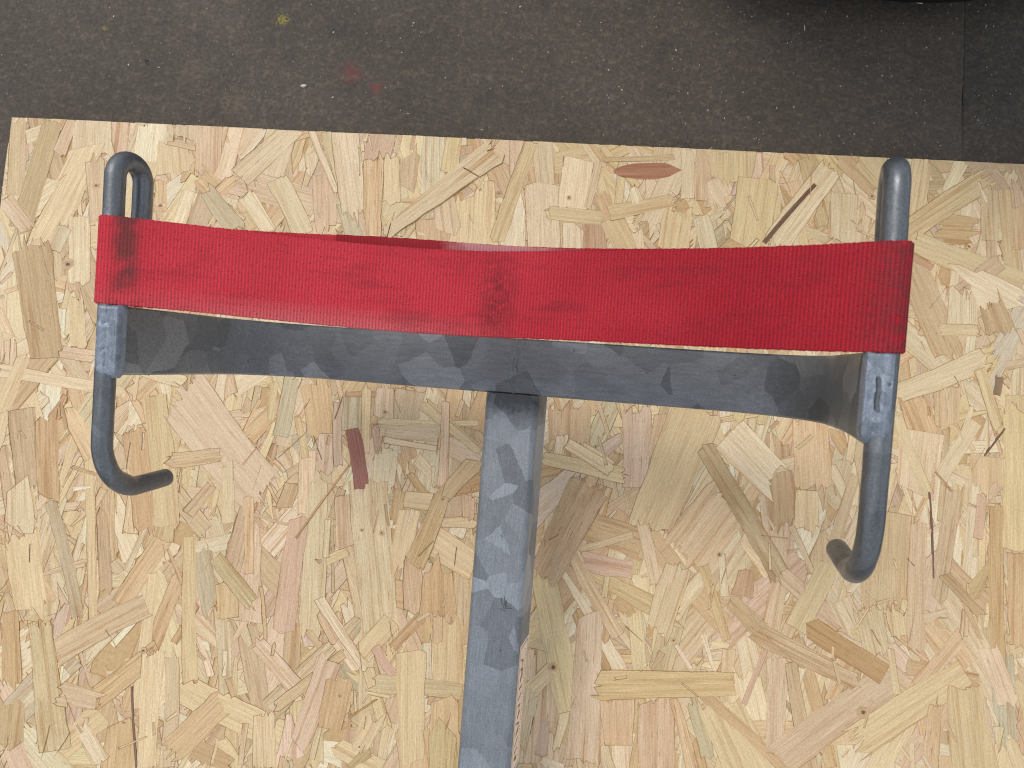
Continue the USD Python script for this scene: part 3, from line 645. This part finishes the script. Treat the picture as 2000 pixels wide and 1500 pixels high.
gl = []
r5 = np.random.default_rng(5)
for k in range(12):
    x = SY0 + 9 + k * 6.9
    for q in range(int(r5.integers(1, 3))):
        b = plaque(-.9, .9, -5.6 * r5.uniform(.7, 1), 5.6 * r5.uniform(.7, 1), .06 + .004 * q)
        b.apply_transform(trimesh.transformations.rotation_matrix(r5.uniform(-.5, .5) + (1.3 if q else 0) * r5.integers(0, 2), [0, 0, 1]))
        b.apply_translation((x + q * 1.6, 3.5, .002 * k)); gl.append(b)
for k in range(34):
    b = plaque(-.35, .35, -1.1, 1.1, .06); b.apply_transform(trimesh.transformations.rotation_matrix(r5.uniform(-.5, .5), [0, 0, 1])); b.apply_translation((SY0 + 8 + k * 2.5, -6.5 + r5.uniform(-.2, .2), .001 * k)); gl.append(b)
obj('print', on_side(trimesh.util.concatenate(gl), .18), M_print, sp)

# ---------------------------------------------------------------- the red strap looped round both rods
M_strap = usdkit.material(stage, L + 'red_webbing', {
    'uv': ('uvmap', {'attribute': 'st'}), 'tc': ('texture_coordinate', {}), 'xyz': ('separate_xyz', {}), 'suv': ('separate_xyz', {}),
    # weave: cross ribs every 2 mm, dark stitch pin-holes in rows
    'ro': ('math', {'math_type': 'multiply', 'value2': 0.37}), 'ru': ('math', {'math_type': 'multiply_add', 'value2': 250.0}), 'rv': ('math', {'math_type': 'multiply', 'value2': 205.0}),
    'fu': ('math', {'math_type': 'floor'}), 'fv': ('math', {'math_type': 'floor'}), 'cu': ('math', {'math_type': 'fraction'}), 'cv': ('math', {'math_type': 'fraction'}),
    'cell': ('combine_xyz', {'z': 0.5}), 'wn': ('white_noise_texture', {'dimensions': '2D'}),
    'has': ('math', {'math_type': 'greater_than', 'value2': 0.28}),
    'au': ('math', {'math_type': 'subtract', 'value2': 0.5}), 'av': ('math', {'math_type': 'subtract', 'value2': 0.5}),
    'bu_': ('math', {'math_type': 'absolute'}), 'bv': ('math', {'math_type': 'absolute'}),
    'iu': ('math', {'math_type': 'less_than', 'value2': 0.10}), 'iv': ('math', {'math_type': 'less_than', 'value2': 0.085}),
    'd1': ('math', {'math_type': 'multiply'}), 'd2': ('math', {'math_type': 'multiply'}), 'd3': ('math', {'math_type': 'multiply', 'value2': 0.34}),
    'wv': ('wave_texture', {'wave_type': 'bands', 'bands_direction': 'x', 'scale': 1.0, 'distortion': 0.6, 'detail': 2}),
    'wmap': ('mapping', {'scale': (157.08 / 1.0, 40.0, 1.0)}),
    'fine': ('noise_texture', {'scale': 1.0, 'detail': 3, 'roughness': .65}), 'fmap': ('mapping', {'scale': (420.0, 1900.0, 1.0)}),
    'fr': ('map_range', {'from_min': .3, 'from_max': .7, 'to_min': .72, 'to_max': 1.22, 'clamp': True}),
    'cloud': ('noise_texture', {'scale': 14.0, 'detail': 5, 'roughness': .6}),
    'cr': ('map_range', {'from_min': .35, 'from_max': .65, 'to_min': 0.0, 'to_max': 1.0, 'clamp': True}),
    'xb': ('map_range', {'from_min': 0.13, 'from_max': -0.10, 'to_min': 0.0, 'to_max': .75, 'clamp': True}), 'cb': ('math', {'math_type': 'multiply_add', 'value2': 0.3}),  # left side paler: light from the left put into the colour, over cloudy tone
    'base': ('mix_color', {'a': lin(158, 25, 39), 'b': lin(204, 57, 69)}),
    # fading along the lower edge and near the middle of the loop
    'edge': ('map_range', {'from_min': 0.014, 'from_max': 0.0, 'to_min': 0.0, 'to_max': 1.0, 'clamp': True}),
    'xl': ('map_range', {'from_min': 0.03, 'from_max': -0.06, 'to_min': 0.0, 'to_max': 1.0, 'clamp': True}),
    'xr': ('map_range', {'from_min': -0.20, 'from_max': -0.12, 'to_min': 0.25, 'to_max': 1.0, 'clamp': True}),
    'fade1': ('math', {'math_type': 'multiply'}), 'fade2': ('math', {'math_type': 'multiply'}), 'fade3': ('math', {'math_type': 'multiply', 'value2': 0.42}),
    'c1': ('mix_color', {'b': lin(206, 128, 128)}),
    # grime: a dark rubbed band by the left rod, smudges by the middle and right rod
    'gn': ('noise_texture', {'scale': 62.0, 'detail': 4, 'roughness': .55}),
    'gr': ('map_range', {'from_min': .36, 'from_max': .58, 'to_min': 0.0, 'to_max': 1.0, 'clamp': True}),
    'ga': ('map_range', {'from_min': -0.2130, 'from_max': -0.2060, 'to_min': 0.0, 'to_max': 1.0, 'clamp': True}),
    'gb': ('map_range', {'from_min': -0.1935, 'from_max': -0.1995, 'to_min': 0.0, 'to_max': 1.0, 'clamp': True}),
    'g1': ('math', {'math_type': 'multiply'}), 'g2': ('math', {'math_type': 'multiply'}), 'g3': ('math', {'math_type': 'multiply', 'value2': .78}),
    'c2': ('mix_color', {'b': lin(98, 58, 54)}),
    'smm': ('mapping', {'scale': (1.15, .55, 1.0)}), 'sm': ('vector_math', {'math_type': 'distance', 'vector2': (0.013, 0.0115, -0.055)}),
    'smr': ('map_range', {'from_min': 0.004, 'from_max': 0.020, 'to_min': 1.0, 'to_max': 0.0, 'clamp': True}),
    'sm2': ('math', {'math_type': 'multiply'}), 'sm3': ('math', {'math_type': 'multiply', 'value2': .62}),
    'gn2': ('noise_texture', {'scale': 240.0, 'detail': 4, 'roughness': .6}), 'gr2': ('map_range', {'from_min': .30, 'from_max': .60, 'to_min': 0.0, 'to_max': 1.0, 'clamp': True}),
    'c3': ('mix_color', {'b': lin(92, 34, 38)}),
    'ra': ('map_range', {'from_min': 0.196, 'from_max': 0.2185, 'to_min': 0.0, 'to_max': .62, 'clamp': True}),
    'ra2': ('math', {'math_type': 'multiply'}),
    'c4': ('mix_color', {'b': lin(96, 52, 52)}),
    'dm_': ('mapping', {'scale': (16.0, 70.0, 30.0)}), 'dn_': ('noise_texture', {'scale': 1.0, 'detail': 6, 'roughness': .68}), 'dr_': ('map_range', {'from_min': .52, 'from_max': .72, 'to_min': 0.0, 'to_max': .4, 'clamp': True}), 'c4b': ('mix_color', {'b': lin(84, 34, 38)}),
    'c5': ('mix_color', {'b': (0.035, 0.004, 0.006)}),
    'c6': ('vector_math', {'math_type': 'scale'}),
    'rib': ('map_range', {'from_min': 0.0, 'from_max': 1.0, 'to_min': .74, 'to_max': 1.14}), 'c7': ('vector_math', {'math_type': 'scale'}),
    'h1': ('math', {'math_type': 'multiply_add', 'value2': 0.6}), 'bump': ('bump', {'strength': .55, 'distance': .0005}),
    'p': ('principled_bsdf', {'roughness': .68, 'specular_ior_level': .18}),
}, [('uv.UV', 'suv.vector'), ('suv.x', 'ru.value1'), ('fv.value', 'ro.value1'), ('ro.value', 'ru.value3'), ('suv.y', 'rv.value1'), ('ru.value', 'fu.value1'), ('rv.value', 'fv.value1'), ('ru.value', 'cu.value1'), ('rv.value', 'cv.value1'),
    ('fu.value', 'cell.x'), ('fv.value', 'cell.y'), ('cell.vector', 'wn.vector'), ('wn.value', 'has.value1'),
    ('cu.value', 'au.value1'), ('cv.value', 'av.value1'), ('au.value', 'bu_.value1'), ('av.value', 'bv.value1'), ('bu_.value', 'iu.value1'), ('bv.value', 'iv.value1'),
    ('iu.value', 'd1.value1'), ('iv.value', 'd1.value2'), ('d1.value', 'd2.value1'), ('has.value', 'd2.value2'), ('d2.value', 'd3.value1'),
    ('uv.UV', 'wmap.vector'), ('wmap.vector', 'wv.vector'), ('uv.UV', 'fmap.vector'), ('fmap.vector', 'fine.vector'), ('fine.fac', 'fr.value'),
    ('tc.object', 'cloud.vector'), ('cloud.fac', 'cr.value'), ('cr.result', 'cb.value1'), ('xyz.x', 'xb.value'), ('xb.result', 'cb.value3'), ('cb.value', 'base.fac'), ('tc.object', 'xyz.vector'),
    ('suv.y', 'edge.value'), ('xyz.x', 'xl.value'), ('xyz.x', 'xr.value'), ('edge.result', 'fade1.value1'), ('xl.result', 'fade1.value2'), ('fade1.value', 'fade2.value1'), ('xr.result', 'fade2.value2'), ('fade2.value', 'fade3.value1'),
    ('base.result', 'c1.a'), ('fade3.value', 'c1.fac'),
    ('tc.object', 'gn.vector'), ('gn.fac', 'gr.value'), ('xyz.x', 'ga.value'), ('xyz.x', 'gb.value'), ('ga.result', 'g1.value1'), ('gb.result', 'g1.value2'), ('g1.value', 'g2.value1'), ('gr.result', 'g2.value2'), ('g2.value', 'g3.value1'),
    ('c1.result', 'c2.a'), ('g3.value', 'c2.fac'),
    ('tc.object', 'smm.vector'), ('smm.vector', 'sm.vector1'), ('sm.value', 'smr.value'), ('tc.object', 'gn2.vector'), ('gn2.fac', 'gr2.value'), ('smr.result', 'sm2.value1'), ('gr2.result', 'sm2.value2'), ('sm2.value', 'sm3.value1'),
    ('c2.result', 'c3.a'), ('sm3.value', 'c3.fac'), ('xyz.x', 'ra.value'), ('ra.result', 'ra2.value1'), ('gr2.result', 'ra2.value2'), ('c3.result', 'c4.a'), ('ra2.value', 'c4.fac'),
    ('tc.object', 'dm_.vector'), ('dm_.vector', 'dn_.vector'), ('dn_.fac', 'dr_.value'), ('c4.result', 'c4b.a'), ('dr_.result', 'c4b.fac'), ('c4b.result', 'c5.a'), ('d3.value', 'c5.fac'), ('c5.result', 'c6.vector1'), ('fr.result', 'c6.scale'), ('wv.fac', 'rib.value'), ('c6.vector', 'c7.vector1'), ('rib.result', 'c7.scale'), ('c7.vector', 'p.base_color'),
    ('fine.fac', 'h1.value1'), ('wv.fac', 'h1.value3'), ('h1.value', 'bump.height'), ('bump.normal', 'p.normal')], surface='p.BSDF')
M_strap_worn = usdkit.material(stage, L + 'worn_webbing', {
    'tc': ('texture_coordinate', {}), 'xyz': ('separate_xyz', {}), 'n': ('noise_texture', {'scale': 90.0, 'detail': 4}), 'o': ('math', {'math_type': 'multiply_add', 'value2': .05}),
    'm': ('map_range', {'from_min': -.004, 'from_max': .016, 'to_min': 0.0, 'to_max': .8, 'clamp': True}), 'm2': ('map_range', {'from_min': .075, 'from_max': .05, 'to_min': .2, 'to_max': 1.0, 'clamp': True}),
    'mm': ('math', {'math_type': 'multiply'}), 'c': ('mix_color', {'a': lin(150, 20, 33), 'b': lin(196, 138, 140)}),
    'w': ('wave_texture', {'wave_type': 'bands', 'bands_direction': 'x', 'scale': 157.08}), 'wr': ('map_range', {'to_min': .8, 'to_max': 1.12}), 'cs': ('vector_math', {'math_type': 'scale'}),
    'p': ('principled_bsdf', {'roughness': .7, 'specular_ior_level': .3})},
    [('tc.object', 'xyz.vector'), ('tc.object', 'n.vector'), ('n.fac', 'o.value1'), ('xyz.x', 'o.value3'), ('o.value', 'm.value'), ('o.value', 'm2.value'), ('m.result', 'mm.value1'), ('m2.result', 'mm.value2'),
     ('mm.value', 'c.fac'), ('tc.object', 'w.vector'), ('w.fac', 'wr.value'), ('c.result', 'cs.vector1'), ('wr.result', 'cs.scale'), ('cs.vector', 'p.base_color')], surface='p.BSDF')

strap = thing('red_strap', 'faded red woven strap looped round both rods of the grey bracket', 'strap', M=MB)
SW, ST, RS = 52.0, 2.0, RD + 1.15
g = lambda x: 1 - np.abs(np.clip(x / W, -1, 1)) ** 1.55
def layer(xs, sag, z_end):
    return np.stack([xs, z_end - (sag + z_end) * g(xs)], 1)
xf_ = np.linspace(-W + 3, W - 3, 260)
front = layer(xf_, 56.0, RS)
back = layer(xf_[::-1], 65.0, -RS)
aL = np.linspace(0, 1, 26)[1:-1]
def wrap(cx, a0, a1): return np.stack([cx + RS * np.cos(np.radians(a0 + (a1 - a0) * aL)), RS * np.sin(np.radians(a0 + (a1 - a0) * aL))], 1)
loop = np.vstack([front, wrap(W, 66, -102), back, wrap(-W, 282, 114)])
seg = np.r_[0, np.cumsum(np.linalg.norm(np.diff(np.vstack([loop, loop[:1]]), axis=0), axis=1))]
LEN = seg[-1]; NU = int(LEN / .4)
su = np.arange(NU) * LEN / NU
lx = np.interp(su, seg, np.r_[loop[:, 0], loop[0, 0]]); lz = np.interp(su, seg, np.r_[loop[:, 1], loop[0, 1]])
ker = np.hanning(31); ker /= ker.sum()
sm = lambda a: np.convolve(np.r_[a[-15:], a, a[:15]], ker, 'valid')
lx, lz = sm(lx), sm(lz)
tx, tz = np.roll(lx, -1) - np.roll(lx, 1), np.roll(lz, -1) - np.roll(lz, 1); tl = np.hypot(tx, tz); tx, tz = tx / tl, tz / tl
ox, oz = -tz, tx                     # outwards of the loop on the front run (z up)
isback = (su > seg[len(front) + 12]) & (su < seg[len(front) + len(aL) + len(back) + 12])
yoff = np.where(isback, 3.0 * np.exp(-((lx + 50) / 80) ** 2), -3.5 * g(lx) + .6 * np.sin(lx / 40)); yoff = sm(yoff)
rib = .22 * np.cos(2 * np.pi * su / 2.0)
jag = lambda s: .35 * (noise(np.stack([su / 1.3, su * 0 + s, su * 0], -1)) - .5) + .08 * np.cos(2 * np.pi * su / 2.0 + s)
vb = np.array([0, .8, SW * .25, SW * .5, SW * .75, SW - .8, SW])
P = np.zeros((NU, 2 * len(vb), 3)); UV = np.zeros((NU, 2 * len(vb), 2))
for side, sg in ((0, 1), (1, -1)):
    for k, y in enumerate(vb if side == 0 else vb[::-1]):
        edge = y in (0, SW); t = sg * ((.30 if edge else ST / 2) + (rib if not edge else 0) * (1 if side == 0 else .6))
        # slight cupping across the width
        cup = .5 * np.sin(lx / 23 + y / 30)
        jj = side * len(vb) + k
        P[:, jj] = np.stack([lx + ox * (t + cup * 0.5), y + yoff + (jag(y) if edge else 0), lz + oz * (t + cup * 0.5)], 1)
        UV[:, jj] = np.stack([su / 1000, np.full(NU, y / 1000)], 1)
# close the loop with a repeated first ring so that the weave's coordinate runs on
P = np.concatenate([P, P[:1]]); UV = np.concatenate([UV, UV[:1] + [LEN / 1000, 0]])
v, f = grid_mesh(P, closed_v=True)
m = trimesh.Trimesh(v / 1000, f, process=False)
if m.volume < 0: m = trimesh.Trimesh(v / 1000, f[:, ::-1], process=False)
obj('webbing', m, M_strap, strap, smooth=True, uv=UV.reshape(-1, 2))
def flap(x0, x1, z_lift, y0, mat, label, n=120):
    xs = np.linspace(x0, x1, n); c = layer(xs, 65.0 - z_lift, -RS)
    y = 3.0 * np.exp(-((xs + 50) / 80) ** 2) + y0 * (66 - xs) / 155 + .5 * (noise(np.stack([xs / 3, xs * 0, xs * 0], -1)) - .5)
    P = np.zeros((n, 4, 3))
    for k, (yy, dz) in enumerate(((0, 0), (SW - 1.0, 0), (SW - 1.0, 1.3), (0, 1.3))):
        P[:, k] = np.stack([xs, yy + y, c[:, 1] + dz], 1)
    v, f = grid_mesh(P, closed_v=True)
    f = np.vstack([f, [[0, 1, 2], [0, 2, 3]], [[(n - 1) * 4, (n - 1) * 4 + 2, (n - 1) * 4 + 1], [(n - 1) * 4, (n - 1) * 4 + 3, (n - 1) * 4 + 2]]])
    uv = np.stack([v[:, 0] / 1000, (v[:, 1] - 5) / 1000], 1)
    m = trimesh.Trimesh(v / 1000, f, process=False); m.fix_normals()
    obj('overlap_flap', m, mat, strap, uv=uv, label=label)
flap(-93, 62, 2.6, .75, M_strap_worn, 'sewn overlap of the rear run, dark red and worn to pale pink')
